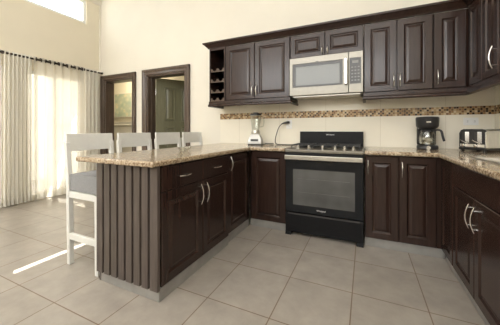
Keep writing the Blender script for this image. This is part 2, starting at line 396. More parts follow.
# hall behind the doors
bm = B(); grid_plate(bm, [-6.9, -1.9], [0, 2.6], set(), lambda u, v, w: (u, 1.0 + w, v), 0.1); struct('wall_hall', bm, 'wall')
bm = B(); box(bm, -1.9, -1.8, 0.17, 1.1, 0, 2.6); struct('wall_hall_right', bm, 'wall')
bm = B(); box(bm, -7.0, -6.9, 0.17, 1.1, 0, 2.6); struct('wall_hall_left', bm, 'wall')
bm = B(); box(bm, -6.9, -4.84, 0.02, 0.169, 0, 2.6); struct('wall_hall_front', bm, 'wall')
bm = B(); box(bm, -7.0, -1.8, 0.171, 1.1, 2.6, 2.68); struct('ceiling_hall', bm, 'ceil')
bm = B(); box(bm, -6.899, -1.901, 0.985, 0.999, 0.0, 1.2)
for k in range(10):
    box(bm, -6.8 + k * 0.49, -6.8 + k * 0.49 + 0.38, 0.975, 0.985, 0.25, 1.08)
sweep(bm, [(-6.899, 0.985), (-1.901, 0.985)], [(0, 1.20), (0.03, 1.205), (0.035, 1.225), (0.018, 1.24), (0.018, 1.265), (0.03, 1.275), (0.03, 1.29), (0, 1.29)])
struct('trim_7', bm, 'wainscot')
lamp('hall_lamp', 'AREA', (-4.6, 0.5, 2.55), (0, 0, -1), 19, (1, 0.88, 0.62), 0.5)
t = thing('painting', 'canvas of yellow and white flowers on teal, hanging in the hall beyond the left doorway', 'picture', (-5.27, 0.984, 1.42))
bm = B(); box(bm, -0.28, 0.28, -0.03, 0, 0, 0.54); obj('canvas', bm, 'canvas', t)
bm = B()
for a in ((-0.3, 0.3, -0.02, 0.56), ): grid_plate(bm, [-0.292, -0.28, 0.28, 0.292], [-0.012, 0, 0.54, 0.552], {(1, 1)}, lambda u, v, w: (u, -0.034 + w, v), 0.034)
obj('frame', bm, 'wainscot', t)

# door frames (casing + jamb) and the open door leaf
def door_frame(name, x0, x1, zt, cw):
    bm = B()
    pr = [(0, 0.001), (0, 0.02), (0.012, 0.026), (cw * 0.45, 0.02), (cw * 0.7, 0.034), (cw, 0.034), (cw, 0.001)]
    for sgn, xa in ((-1, x0), (1, x1)):
        prism(bm, [(xa + sgn * a, -b) for a, b in pr], 'z', 0, zt + cw)
        box(bm, min(xa, xa - sgn * 0.022), max(xa, xa - sgn * 0.022), -0.001, 0.171, 0, zt)
        box(bm, min(xa - sgn * 0.022, xa - sgn * 0.036), max(xa - sgn * 0.022, xa - sgn * 0.036), 0.06, 0.115, 0, zt - 0.02)
    prism(bm, [(-b, zt + a) for a, b in pr], 'x', x0 - cw, x1 + cw)
    box(bm, x0, x1, -0.001, 0.171, zt - 0.022, zt - 0.0005)
    return struct(name, bm, 'frame_wood', 0.002)
door_frame('door_1', D1[0], D1[1], DH, 0.10)
door_frame('door_2', D2[0], D2[1], DH, 0.095)

def raised_rings(x0, x1, z0, z1, fr, y0, steps=None, fl=None):
    """(inset, depth) rings for a raised-panel door front lying on y = y0, facing -y"""
    return [(0, 0.004), (0.004, 0), (fr, 0), (fr + 0.010, 0.010), (fr + 0.016, 0.011), (fr + 0.022, 0.007), (fr + 0.040, 0.001)]
def panel_front(bm, x0, x1, z0, z1, y0, thick, fr=0.055, panels=None):
    """door slab with a raised centre; front at y0, back at y0 + thick"""
    prev = None; first = None
    for ins, dep in raised_rings(x0, x1, z0, z1, fr, y0):
        cur = [bm.verts.new((a, y0 + dep, b)) for a, b in ((x0 + ins, z0 + ins), (x1 - ins, z0 + ins), (x1 - ins, z1 - ins), (x0 + ins, z1 - ins))]
        if prev: bridge(bm, prev, cur)
        else: first = cur
        prev = cur
    bm.faces.new(prev)
    back = [bm.verts.new((a, y0 + thick, b)) for a, b in ((x0, z0), (x1, z0), (x1, z1), (x0, z1))]
    bridge(bm, back, first); bm.faces.new(list(reversed(back)))

lf = thing('door_leaf', 'panelled brown door with a painted-in olive sheen, standing ajar in the right doorway of the back wall', 'door', (-3.425, 0.178, 0.004), R(56))
bm = B(); box(bm, 0, 0.78, -0.001, 0.04, 0, 2.036)
obj('slab', bm, 'leaf_wood', lf, 0.002)
for x in (0.15, 0.45):
    for z0, z1 in ((0.18, 1.15), (1.26, 1.88)):
        bm = B()
        prev = None
        for ins, dep in ((0, -0.0012), (0.010, -0.018), (0.020, -0.018), (0.026, -0.002), (0.034, -0.002), (0.06, -0.012)):
            cur = [bm.verts.new((a, dep, b)) for a, b in ((x + ins, z0 + ins), (x + 0.19 - ins, z0 + ins), (x + 0.19 - ins, z1 - ins), (x + ins, z1 - ins))]
            if prev: bridge(bm, prev, cur)
            prev = cur
        bm.faces.new(prev); obj('panel', bm, 'leaf_wood', lf)
bm = B(); tube(bm, [(0.72, -0.002, 0.98), (0.72, -0.05, 0.98), (0.71, -0.055, 0.98), (0.61, -0.055, 0.98)], 0.009); tube(bm, [(0.72, -0.001, 0.98), (0.72, -0.007, 0.98)], 0.024, 16)
h = obj('handle', bm, 'nickel', lf, smooth=True)
for z in (0.25, 1.78):
    bm = B(); tube(bm, [(-0.006, -0.004, z - 0.045), (-0.006, -0.004, z + 0.045)], 0.007); obj('hinge', bm, 'nickel', lf)

# ------------------------------------------------------------------ cabinets
def pull_v(x, y, z0, z1, out=0.03, r=0.0046):
    bm = B(); pts = []
    n = 10
    for i in range(n + 1):
        t_ = i / n; pts.append((x, y - 0.006 - out * math.sin(math.pi * (0.08 + 0.84 * t_)), z0 + (z1 - z0) * t_))
    tube(bm, pts, [r * (0.75 + 0.35 * math.sin(math.pi * i / n)) for i in range(n + 1)], 8)
    L = z1 - z0
    for z in (z0 + L * 0.14, z1 - L * 0.14): tube(bm, [(x, y - 0.0005, z), (x, y - out * 0.75, z)], 0.0045, 8)
    return bm
def pull_h(x0, x1, y, z, out=0.028, r=0.0044):
    bm = B(); pts = []; n = 10
    for i in range(n + 1):
        t_ = i / n; pts.append((x0 + (x1 - x0) * t_, y - 0.006 - out * math.sin(math.pi * (0.08 + 0.84 * t_)), z))
    tube(bm, pts, [r * (0.75 + 0.35 * math.sin(math.pi * i / n)) for i in range(n + 1)], 8)
    L = x1 - x0
    for x in (x0 + L * 0.14, x1 - L * 0.14): tube(bm, [(x, y - 0.0005, z), (x, y - out * 0.75, z)], 0.0045, 8)
    return bm
def cab_door(parent, x0, x1, z0, z1, fr=0.055, hx=None, hz=None, hout=0.03):
    bm = B(); panel_front(bm, x0, x1, z0, z1, 0.0, 0.02, fr)
    d = obj('door', bm, 'wood', parent)
    if hx is not None: obj('handle', pull_v(hx, 0.0, hz[0], hz[1], hout), 'nickel', d, smooth=True)
    return d
def cab_drawer(parent, x0, x1, z0, z1, handle=True):
    bm = B(); box(bm, x0, x1, 0, 0.02, z0, z1); d = obj('drawer', bm, 'wood', parent, 0.003)
    if handle:
        c = (x0 + x1) / 2; obj('handle', pull_h(c - 0.065, c + 0.065, 0, (z0 + z1) / 2), 'nickel', d, smooth=True)
    return d
def carcass(parent, x0, x1, depth, z0, z1, mat='wood'):
    bm = B(); box(bm, x0, x1, 0.021, depth, z0, z1); return obj('body', bm, mat, parent, 0.0015)
def toe(parent, x0, x1, y, depth, z1=0.083):
    bm = B(); box(bm, x0, x1, y, depth, 0.0, z1 - 0.001); return obj('toe_kick', bm, 'skirt', parent, 0.0015)
CT = 0.8695
# peninsula unit near the camera: two drawers over two doors, planked end
c1 = thing('base_cabinet', 'dark wood peninsula cabinet with two drawers, two doors and a planked end', 'cabinet', (-1.187, -2.0, 0), R(90), 'dark wood base cabinets')
carcass(c1, 0.003, 0.888, 0.572, 0.083, CT)
toe(c1, -0.0, 0.888, 0.006, 0.568)
cab_door(c1, 0.018, 0.463, 0.088, 0.695, 0.06, 0.427, (0.515, 0.675))
cab_door(c1, 0.469, 0.884, 0.088, 0.695, 0.06, 0.505, (0.515, 0.675))
cab_drawer(c1, 0.018, 0.463, 0.703, 0.856); cab_drawer(c1, 0.469, 0.884, 0.703, 0.856)
bm = B(); n = 8; wv = 0.589 / n
pts = []
for k in range(n):
    a = 0.001 + k * wv
    pts += [(a + 0.010, -0.020), (a + wv - 0.009, -0.020), (a + wv - 0.008, -0.001), (a + wv + 0.009, -0.001)]
prism(bm, [(0.001, 0.0025), (0.001, -0.020)] + pts[:-2] + [(0.590, -0.020), (0.590, 0.0025)], 'z', 0.075, CT)
for v in bm.verts: v.co = Vector((v.co.y, v.co.x, v.co.z))
obj('plank_panel', bm, 'wood_plank', c1)
bm = B(); n = 14; wv = 1.985 / n; pts = []
for k in range(12):
    a = k * (0.888 / 12); w_ = 0.888 / 12
    pts += [(a + 0.006, 0.588), (a + w_ - 0.010, 0.588), (a + w_ - 0.007, 0.578), (a + w_ + 0.003, 0.578)]
prism(bm, [(0.003, 0.573), (0.003, 0.588)] + pts[:-2] + [(0.888, 0.588), (0.888, 0.573)], 'z', 0.0, CT)
obj('plank_back', bm, 'wood_plank', c1)
# peninsula unit by the corner: one tall door, set back a little
c2 = thing('base_cabinet', 'dark wood peninsula cabinet with one tall door, next to the inner corner', 'cabinet', (-1.207, -1.108, 0), R(90), 'dark wood base cabinets')
carcass(c2, 0.0, 0.503, 0.552, 0.083, CT); toe(c2, 0.0, 0.503, 0.006, 0.548)
cab_door(c2, 0.012, 0.497, 0.088, 0.856, 0.065, 0.05, (0.70, 0.837))
bm = B(); box(bm, 0.0, 1.098, 0.553, 0.568, 0.0, CT); obj('back_panel', bm, 'wood_plank', c2)
c3 = thing('base_cabinet', 'dark wood single-door cabinet left of the stove, under the granite', 'cabinet', (-1.203, -0.6, 0), 0, 'dark wood base cabinets')
carcass(c3, 0.0, 0.428, 0.588, 0.083, CT); toe(c3, 0.0, 0.428, 0.024, 0.585)
cab_door(c3, 0.022, 0.424, 0.088, 0.856, 0.06)
c4 = thing('base_cabinet', 'dark wood two-door cabinet right of the stove, under the coffee maker', 'cabinet', (0.0, -0.6, 0), 0, 'dark wood base cabinets')
carcass(c4, 0.0, 0.606, 0.588, 0.083, CT); toe(c4, 0.0, 0.62, 0.024, 0.585)
cab_door(c4, 0.004, 0.274, 0.088, 0.856, 0.058, 0.027, (0.685, 0.82))
cab_door(c4, 0.281, 0.556, 0.092, 0.860, 0.058, 0.303, (0.68, 0.815))
c5 = thing('base_cabinet', 'narrow dark wood corner cabinet with one plain door, right-hand run', 'cabinet', (0.59, -0.605, 0), R(-90), 'dark wood base cabinets')
carcass(c5, 0.0, 0.283, 0.556, 0.083, CT); toe(c5, 0.0, 0.283, 0.03, 0.55)
cab_door(c5, -0.022, 0.277, 0.088, 0.856, 0.055)
c6 = thing('base_cabinet', 'dark wood right-hand cabinet with a wide blank top panel and two doors with arched pulls', 'cabinet', (0.59, -0.889, 0), R(-90), 'dark wood base cabinets')
bm = B(); box(bm, 0.0, 0.83, 0.021, 0.556, 0.083, 0.70)
box(bm, 0.0, 0.83, 0.021, 0.036, 0.70, CT); box(bm, 0.0, 0.83, 0.50, 0.556, 0.70, CT); box(bm, 0.0, 0.006, 0.036, 0.50, 0.70, CT); box(bm, 0.72, 0.83, 0.036, 0.50, 0.70, CT)
obj('body', bm, 'wood', c6, 0.001); toe(c6, 0.0, 0.83, 0.03, 0.55)
cab_door(c6, 0.012, 0.40, 0.088, 0.69, 0.058, 0.362, (0.50, 0.65), 0.024)
cab_door(c6, 0.408, 0.82, 0.088, 0.69, 0.058, 0.446, (0.50, 0.65), 0.024)
bm = B(); box(bm, 0.004, 0.826, 0, 0.02, 0.70, 0.858); obj('false_front', bm, 'wood', c6, 0.003)

# worktops
def worktop(label, cells_u, cells_v, skip):
    bm = B(); grid_plate(bm, cells_u, cells_v, skip, lambda u, v, w: (u, v, 0.87 + w), 0.037)
    return tag(obj('worktop', bm, 'granite', None, 0.012, seg=3), label, 'countertop', 'granite worktops')
worktop('speckled granite worktop on the peninsula, running to the left side of the stove', [-1.94, -1.177, -0.776], [-2.074, -0.64, -0.0115], {(1, 0)})
worktop('speckled granite worktop on the right, under the coffee maker and toaster', [-0.002, 0.552, 0.70, 1.06, XR - 0.0115], [-1.95, -1.55, -0.92, -0.64, -0.0115], {(0, 0), (0, 1), (0, 2), (2, 1)})
# sink
t = thing('sink', 'stainless steel sink set into the right-hand granite worktop', 'sink', (0.88, -1.235, 0.907))
bm = B()
prev = None
for hx, hy, z in ((0.205, 0.335, 0.0005), (0.205, 0.335, 0.004), (0.17, 0.30, 0.004), (0.165, 0.295, -0.01), (0.15, 0.28, -0.16)):
    cur = [bm.verts.new((a * hx, b * hy, z)) for a, b in ((-1, -1), (1, -1), (1, 1), (-1, 1))]
    if prev: bridge(bm, prev, cur)
    prev = cur
bm.faces.new(prev); obj('basin', bm, 'steel', t)
bm = B(); lathe(bm, [(0.03, -0.159), (0.03, -0.156), (0.012, -0.158)]); obj('drain', bm, 'chrome', t, smooth=True)

# ------------------------------------------------------------------ upper cabinets (face y = -0.362)
UY = -0.362; UB, UT = 1.485, 2.2
w1 = thing('wine_rack', 'open dark wood wine rack with scalloped shelves at the left end of the wall cabinets', 'wine rack', (-1.915, UY, 0))
bm = B()
box(bm, 0, 0.018, 0.0, 0.360, 1.4852, UT); box(bm, 0.229, 0.247, 0.0, 0.360, 1.4852, UT); box(bm, 0.018, 0.229, 0.02, 0.360, UT - 0.02, UT); box(bm, 0.018, 0.229, 0.345, 0.360, 1.4852, UT - 0.02)
obj('body', bm, 'wood', w1)
bm = B(); box(bm, 0.0181, 0.2289, 0, 0.018, UT - 0.03, UT); obj('top_rail', bm, 'wood', w1)
for z in (1.4865, 1.60, 1.741, 1.882):
    bm = B(); box(bm, 0.019, 0.228, 0.02, 0.344, z, z + 0.012); sh = obj('shelf', bm, 'wood', w1)
    poly = [(0.019, z - 0.001), (0.228, z - 0.001)]
    top = []
    x0, x1, hh = 0.019, 0.228, z + 0.042
    for k in range(2):
        cx = x0 + (x1 - x0) * (0.27 + 0.46 * k); r_ = 0.036
        top += [(cx - r_ - 0.002, hh)] + [(cx - r_ * math.cos(math.pi * i / 8), hh - r_ * 0.85 * math.sin(math.pi * i / 8)) for i in range(9)] + [(cx + r_ + 0.002, hh)]
    bm = B(); prism(bm, poly + list(reversed([(x0, hh)] + top + [(x1, hh)])), 'y', 0.003, 0.019); obj('scalloped_front', bm, 'frame_wood', sh)
def upper(label, loc, rz, w, depth, doors, zb=UB, zt=UT, cat='cabinet'):
    c = thing('wall_cabinet', label, cat, loc, rz, 'dark wood wall cabinets')
    carcass(c, 0, w, depth, zb, zt)
    for (a, b, hx, hz) in doors: cab_door(c, a, b, zb + 0.006, zt - 0.008, 0.058 if zt - zb > 0.4 else 0.05, hx, hz, 0.026)
    return c
upper('wide dark wood wall cabinet with two doors, between the wine rack and the microwave', (-1.667, UY, 0), 0, 0.874, 0.360,
      [(0.004, 0.416, 0.392, (1.525, 1.655)), (0.422, 0.866, 0.447, (1.525, 1.655))])
upper('short dark wood wall cabinet with two doors right above the microwave', (-0.791, UY, 0), 0, 0.779, 0.360,
      [(0.004, 0.387, 0.362, (1.935, 2.03)), (0.393, 0.775, 0.418, (1.935, 2.03))], 1.922, UT)
upper('dark wood wall cabinet with two doors, directly right of the microwave', (-0.010, UY, 0), 0, 0.594, 0.360,
      [(0.003, 0.292, 0.268, (1.53, 1.66)), (0.298, 0.588, 0.322, (1.53, 1.66))])
upper('dark wood wall cabinet with one door above the toaster, in the corner', (0.586, UY, 0), 0, 0.262, 0.360,
      [(0.002, 0.238, 0.028, (1.53, 1.66))])
upper('narrow dark wood wall cabinet with a plain door, first on the right wall', (0.834, -0.384, 0), R(-90), 0.272, 0.315,
      [(-0.012, 0.268, None, None)])
upper('dark wood wall cabinet on the right wall with a big arched pull', (0.834, -0.658, 0), R(-90), 0.54, 0.315,
      [(0.003, 0.262, 0.215, (1.54, 1.70)), (0.270, 0.536, 0.505, (1.54, 1.70))])
bm = B(); sweep(bm, [(-1.914, -0.004), (-1.914, UY + 0.022), (0.856, UY + 0.022), (0.856, -1.2)],
                [(0.0, 2.2008), (0.024, 2.2008), (0.030, 2.212), (0.040, 2.222), (0.064, 2.246), (0.076, 2.252), (0.080, 2.270), (0.0, 2.270)])
tag(obj('crown_moulding', bm, 'wood'), 'dark wood crown moulding along the top of the wall cabinets', 'moulding')
rail_prof = [(0.0, 1.4845), (-0.02, 1.4845), (-0.02, 1.418), (0.008, 1.413), (0.014, 1.425), (0.012, 1.438), (0.004, 1.45), (0.004, 1.4845)]
bm = B(); sweep(bm, [(-1.917, -0.012), (-1.917, UY - 0.002), (-0.794, UY - 0.002), (-0.794, -0.012)], [(o + 0.0, z if z < 1.48 else 1.4495 if False else z) for o, z in rail_prof])
M_rail = obj('light_rail', bm, 'wood'); tag(M_rail, 'dark wood light rail under the wall cabinets left of the microwave', 'moulding')
bm = B(); sweep(bm, [(-0.010, -0.012), (-0.010, UY - 0.002), (0.832, UY - 0.002), (0.832, -1.2)], rail_prof)
tag(obj('light_rail', bm, 'wood'), 'dark wood light rail under the wall cabinets right of the microwave', 'moulding')

# ------------------------------------------------------------------ microwave
mw = thing('microwave', 'stainless steel microwave with dark window, above the stove', 'microwave', (-0.7885, -0.41, 1.478))
Wd, Hh = 0.774, 0.440
bm = B(); box(bm, 0.0, Wd, 0.03, 0.396, 0.012, Hh); obj('body', bm, 'plastic', mw, 0.003)
bm = B(); grid_plate(bm, [0.002, 0.038, 0.575, 0.632], [0.014, 0.105, 0.368, Hh - 0.002], {(1, 1)}, lambda u, v, w: (u, w, v), 0.029); d = obj('door', bm, 'mw_steel', mw, 0.003)
bm = B(); grid_plate(bm, [0.0385, 0.072, 0.545, 0.5745], [0.1055, 0.125, 0.335, 0.3675], {(1, 1)}, lambda u, v, w: (u, 0.004 + w, v), 0.02); obj('window_border', bm, 'keypad', d)
bm = B(); box(bm, 0.0725, 0.5445, 0.006, 0.022, 0.1255, 0.3345); obj('window', bm, 'mwwin', d)
bm = B(); prism(bm, [(0.29, 0.372), (0.33, 0.372), (0.322, 0.38), (0.298, 0.38)], 'y', -0.001, 0.0005); obj('badge', bm, 'keypad', d)
bm = B(); box(bm, 0.594, 0.622, -0.042, -0.024, 0.098, 0.372)
for z in (0.11, 0.34): box(bm, 0.598, 0.618, -0.025, 0.0, z, z + 0.02)
obj('handle', bm, 'nickel', d, 0.006)
bm = B(); grid_plate(bm, [0.636, 0.645, 0.752, Wd - 0.002], [0.014, 0.105, 0.372, Hh - 0.002], {(1, 1)}, lambda u, v, w: (u, w, v), 0.029); pn = obj('control_panel', bm, 'mw_steel', mw, 0.002)
bm = B(); box(bm, 0.6455, 0.7515, 0.002, 0.025, 0.1055, 0.3715); kp = obj('keypad', bm, 'keypad', pn)
bm = B(); box(bm, 0.668, 0.728, 0.0005, 0.0018, 0.318, 0.345); obj('display', bm, 'key', kp)
for r_ in range(5):
    for q in range(3):
        bm = B(); x = 0.660 + q * 0.030; z = 0.270 - r_ * 0.034; box(bm, x, x + 0.018, 0.0008, 0.0018, z, z + 0.012); obj('key', bm, 'key', kp)
bm = B(); box(bm, 0.03, Wd - 0.03, 0.04, 0.36, 0.0, 0.0115)
for k in range(9): box(bm, 0.08 + k * 0.07, 0.12 + k * 0.07, 0.08, 0.16, -0.003, 0.0)
obj('underside_vent', bm, 'steel', mw)

# ------------------------------------------------------------------ stove
st = thing('stove', 'freestanding gas stove with black glass oven door and steel cooktop', 'stove', (-0.769, -0.64, 0))
SW = 0.758
bm = B(); box(bm, 0.004, SW - 0.004, 0.05, 0.60, 0.035, 0.868); obj('body', bm, 'black', st, 0.003)
for x in (0.0, SW - 0.062):
    for y in (-0.004, 0.52):
        bm = B(); prism(bm, [(y, 0), (y + 0.07, 0), (y + 0.06, 0.034), (y + 0.012, 0.034)], 'x', x, x + 0.062); obj('foot', bm, 'black', st, 0.003)
bm = B(); box(bm, 0.002, SW - 0.002, 0.0, 0.049, 0.036, 0.238); dr = obj('drawer', bm, 'black', st, 0.006)
bm = B(); box(bm, 0.03, SW - 0.03, -0.004, 0.0, 0.222, 0.2375); obj('drawer_grip', bm, 'keypad', dr)
bm = B(); box(bm, 0.002, SW - 0.002, 0.0, 0.049, 0.248, 0.862); od = obj('oven_door', bm, 'black_glass', st, 0.005)
bm = B(); box(bm, 0.085, SW - 0.075, -0.0012, 0.0, 0.325, 0.695); win = obj('oven_window', bm, 'oven_win', od, 0.0005)
for z in (0.46, 0.60):
    bm = B()
    tube(bm, [(0.13, -0.0016, z), (SW - 0.12, -0.0016, z)], 0.0016, 6)
    obj('rack_line', bm, 'rack', win)
bm = B(); box(bm, 0.004, SW - 0.004, -0.045, -0.026, 0.797, 0.842)
for x in (0.03, SW - 0.06): box(bm, x, x + 0.03, -0.028, 0.0, 0.805, 0.835)
obj('handle', bm, 'steel', od, 0.005)
text('logo', 'Whirlpool', 0.021, 'logo', od, (SW / 2 - 0.008, -0.0012, 0.288), (R(90), 0, 0))
bm = B()
prism(bm, [(-0.006, 0.870), (-0.006, 0.889), (0.002, 0.901), (0.10, 0.908), (0.58, 0.908), (0.58, 0.870)], 'x', 0.0, SW)
ck = obj('cooktop', bm, 'mw_steel', st, 0.003)
for i, x in enumerate((0.129, 0.239, 0.379, 0.499, 0.589, 0.669)):
    bm = B(); lathe(bm, [(0.019, 0.0), (0.019, 0.005), (0.014, 0.008), (0.012, 0.030), (0.010, 0.032)], (0, 0, 0), 20)
    box(bm, -0.0045, 0.0045, -0.015, 0.015, 0.024, 0.038)
    k = obj('knob', bm, 'bright_steel', ck, smooth=True, loc=(x, 0.048, 0.9045)); k.rotation_euler = (R(8), 0, 0)
for i, (x, y, r_) in enumerate(((0.15, 0.20, 0.045), (0.15, 0.43, 0.038), (SW / 2, 0.31, 0.055), (SW - 0.15, 0.20, 0.038), (SW - 0.15, 0.43, 0.045))):
    bm = B(); lathe(bm, [(r_ + 0.012, 0.908), (r_ + 0.012, 0.914), (r_, 0.918), (r_, 0.926), (r_ * 0.6, 0.929)], (x, y, 0)); obj('burner', bm, 'iron', st, smooth=True)
for k in range(3):
    x0 = 0.03 + k * 0.235; x1 = x0 + 0.228; z = 0.938; bm = B()
    for y in (0.125, 0.53): beam(bm, (x0, y, z), (x1, y, z), 0.008, 0.009, (0, 0, 1))
    for x in (x0 + 0.006, x1 - 0.006, (x0 + x1) / 2): beam(bm, (x, 0.125, z), (x, 0.53, z), 0.008, 0.009, (0, 0, 1))
    for y in (0.20, 0.32, 0.43): beam(bm, (x0, y, z), (x1, y, z), 0.007, 0.009, (0, 0, 1))
    for x in (x0 + 0.006, x1 - 0.006):
        for y in (0.13, 0.52): beam(bm, (x, y, 0.9082), (x, y, z), 0.008, 0.008)
    obj('grate', bm, 'iron', st)
bm = B(); prism(bm, [(0.56, 0.9085), (0.60, 0.9085), (0.608, 1.083), (0.572, 1.083)], 'x', 0.022, SW - 0.004); bg = obj('backguard', bm, 'black', st, 0.004)
text('logo', 'Whirlpool', 0.022, 'logo', bg, (SW / 2 + 0.01, 0.5695, 1.045), (R(86), 0, 0))

# ------------------------------------------------------------------ bar stools (facing +x)
def make_stool(label):
    s = thing('bar_stool', label, 'stool', (0, 0, 0), 0, 'white bar stools along the peninsula')
    L = 0.037
    for y in (-0.20, 0.20):
        bm = B(); beam(bm, (0.195, y * 0.98, 0), (0.185, y * 0.97, 0.60), L, L); obj('leg', bm, 'stool', s, 0.004)
        bm = B(); beam(bm, (-0.182, y * 0.90, 0), (-0.172, y * 0.97, 0.62), L, L); beam(bm, (-0.168, y * 0.97, 0.612), (-0.205, y * 0.97, 1.0), 0.036, L); obj('leg', bm, 'stool', s, 0.004)
    bm = B()
    for y in (-0.197, 0.197): box(bm, -0.15, 0.165, y - 0.012, y + 0.012, 0.555, 0.605)
    for x in (-0.166, 0.184): box(bm, x - 0.012, x + 0.012, -0.175, 0.175, 0.555, 0.605)
    box(bm, -0.168, 0.195, -0.18, 0.18, 0.595, 0.612)
    obj('seat_frame', bm, 'stool', s, 0.003)
    bm = B()
    box(bm, -0.144, 0.21, -0.205, 0.205, 0.613, 0.745)
    c = obj('cushion', bm, 'cushion', s, 0.03, True, 4)
    for y in (-0.196, 0.196):
        bm = B(); beam(bm, (-0.150, y, 0.24), (0.172, y, 0.24), 0.024, 0.05, (0, 0, 1)); obj('stretcher', bm, 'stool', s, 0.003)
    bm = B(); beam(bm, (0.186, -0.176, 0.34), (0.186, 0.176, 0.34), 0.024, 0.045, (0, 0, 1)); obj('footrest', bm, 'stool', s, 0.003)
    bm = B(); n = 8; A = []
    # gently curved top rail
    for i in range(n + 1):
        y = -0.206 + 0.412 * i / n; bow = -0.012 * (1 - (2 * i / n - 1) ** 2)
        A.append([bm.verts.new((x_ + bow, y, z_)) for x_, z_ in ((-0.182, 0.925), (-0.204, 0.925), (-0.218, 1.072), (-0.196, 1.072))])
    for i in range(n): bridge(bm, A[i], A[i + 1])
    bm.faces.new(list(reversed(A[0]))); bm.faces.new(A[-1])
    obj('top_rail', bm, 'stool', s, 0.003)
    return s
SX = -2.03
s0 = make_stool('white bar stool with grey cushion at the near end of the peninsula, nearest the camera'); s0.location = (SX, -1.77, 0)
for y, lab in ((-1.295, 'white bar stool second from the near end of the peninsula'),
               (-0.80, 'white bar stool third from the near end of the peninsula'),
               (-0.32, 'white bar stool at the far end of the peninsula, closest to the back wall')):
    o = copy_tree(s0); o.location = (SX, y, 0); o['label'] = lab

# ------------------------------------------------------------------ small appliances
# blender
bl = thing('blender', 'countertop blender with clear jar and silver base in the left corner of the worktop', 'blender', (-1.302, -0.2, 0.9072), R(12))
bm = B(); prev = None
for hw, hd, z in ((0.085, 0.085, 0), (0.088, 0.088, 0.02), (0.082, 0.078, 0.075), (0.062, 0.06, 0.118), (0.05, 0.05, 0.14)):
    cur = [bm.verts.new((a * hw, b * hd, z)) for a, b in ((-1, -1), (1, -1), (1, 1), (-1, 1))]
    if prev: bridge(bm, prev, cur)
    else: bm.faces.new(list(reversed(cur)))
    prev = cur
bm.faces.new(prev); obj('base', bm, 'silver_plastic', bl, 0.012, True, 3)
bm = B(); box(bm, -0.087, 0.087, -0.0885, 0.087, -0.0, 0.018); obj('foot_band', bm, 'plastic', bl, 0.003)
bm = B(); prism(bm, [(-0.0888, 0.05), (-0.086, 0.078), (-0.082, 0.078), (-0.082, 0.05)], 'x', -0.05, 0.05); obj('switch_panel', bm, 'plastic', bl, 0.001)
bm = B(); lathe(bm, [(0.056, 0.14), (0.058, 0.165), (0.05, 0.185), (0.048, 0.192)]); obj('collar', bm, 'steel', bl, smooth=True)
bm = B(); lathe(bm, [(0.046, 0.193), (0.052, 0.22), (0.072, 0.385), (0.069, 0.385), (0.049, 0.222), (0.043, 0.197)]); obj('jar', bm, 'clear', bl, smooth=True)
bm = B(); tube(bm, [(0.066, 0, 0.36), (0.105, 0, 0.355), (0.11, 0, 0.30), (0.10, 0, 0.24), (0.058, 0, 0.235)], 0.009); obj('jar_handle', bm, 'clear', bl, smooth=True)
bm = B(); lathe(bm, [(0.074, 0.3855), (0.074, 0.405), (0.035, 0.408), (0.035, 0.422), (0.03, 0.424)]); obj('lid', bm, 'plastic', bl, smooth=True)
pts = [(0.086, 0.05, 0.008)]
for i in range(13):
    a = math.pi * 1.1 - 2 * math.pi * 0.9 * i / 12; pts.append((0.165 + 0.062 * math.cos(a), 0.06 + 0.07 * math.sin(a), 0.0065 + 0.001 * i))
bm = B(); tube(bm, pts, 0.005, 8); obj('cord', bm, 'cord', bl, smooth=True)

# outlets
def outlet(label, x, z, w, h, horizontal):
    o = thing('wall_outlet', label, 'outlet', (x, -0.0082, z), 0, 'white wall outlets')
    bm = B(); box(bm, -w / 2, w / 2, -0.007, 0, -h / 2, h / 2); obj('plate', bm, 'white_plastic', o, 0.002)
    for s in (-1, 1):
        bm = B(); cx, cz = (s * w * 0.24, 0) if horizontal else (0, s * h * 0.22)
        box(bm, cx - 0.016, cx + 0.016, -0.009, -0.007, cz - 0.015, cz + 0.015); sk = obj('socket', bm, 'white', o, 0.001)
        bm = B()
        for dx in (-0.006, 0.006):
            if horizontal: box(bm, cx - 0.004, cx + 0.005, -0.0096, -0.0088, cz + dx - 0.0012, cz + dx + 0.0012)
            else: box(bm, cx + dx - 0.0012, cx + dx + 0.0012, -0.0096, -0.0088, cz - 0.004, cz + 0.005)
        obj('slot', bm, 'keypad', sk)
    return o
outlet('white wall outlet with a black plug in it, left of the stove', -0.905, 1.175, 0.075, 0.115, False)
outlet('white double wall outlet above the toaster', 0.963, 1.188, 0.118, 0.075, True)
pc = thing('power_cord', 'dark power cord looping from the outlet down to the stove', 'cord', (0, 0, 0))
bm = B(); tube(bm, [(-0.905, -0.019, 1.20), (-0.905, -0.045, 1.2), (-0.915, -0.06, 1.199), (-0.955, -0.07, 1.192), (-0.985, -0.074, 1.182)], [0.015, 0.017, 0.017, 0.012, 0.007]); obj('plug', bm, 'plastic', pc, smooth=True)
def smooth_path(P, n=8):
    out = []; P = [Vector(p) for p in P]; P = [P[0]] + P + [P[-1]]
    for i in range(1, len(P) - 2):
        for k in range(n):
            t_ = k / n; a, b, c, d = P[i - 1:i + 3]
            out.append(0.5 * ((2 * b) + (c - a) * t_ + (2 * a - 5 * b + 4 * c - d) * t_ ** 2 + (3 * b - a - 3 * c + d) * t_ ** 3))
    out.append(P[-1]); return out
bm = B(); tube(bm, smooth_path([(-0.983, -0.074, 1.183), (-1.02, -0.08, 1.14), (-1.05, -0.085, 1.06), (-1.068, -0.09, 0.98), (-1.062, -0.095, 0.928), (-1.02, -0.10, 0.9135), (-0.95, -0.10, 0.9135), (-0.86, -0.10, 0.9135), (-0.79, -0.095, 0.9135)]), 0.0058, 8)
obj('cable', bm, 'cord', pc, smooth=True)

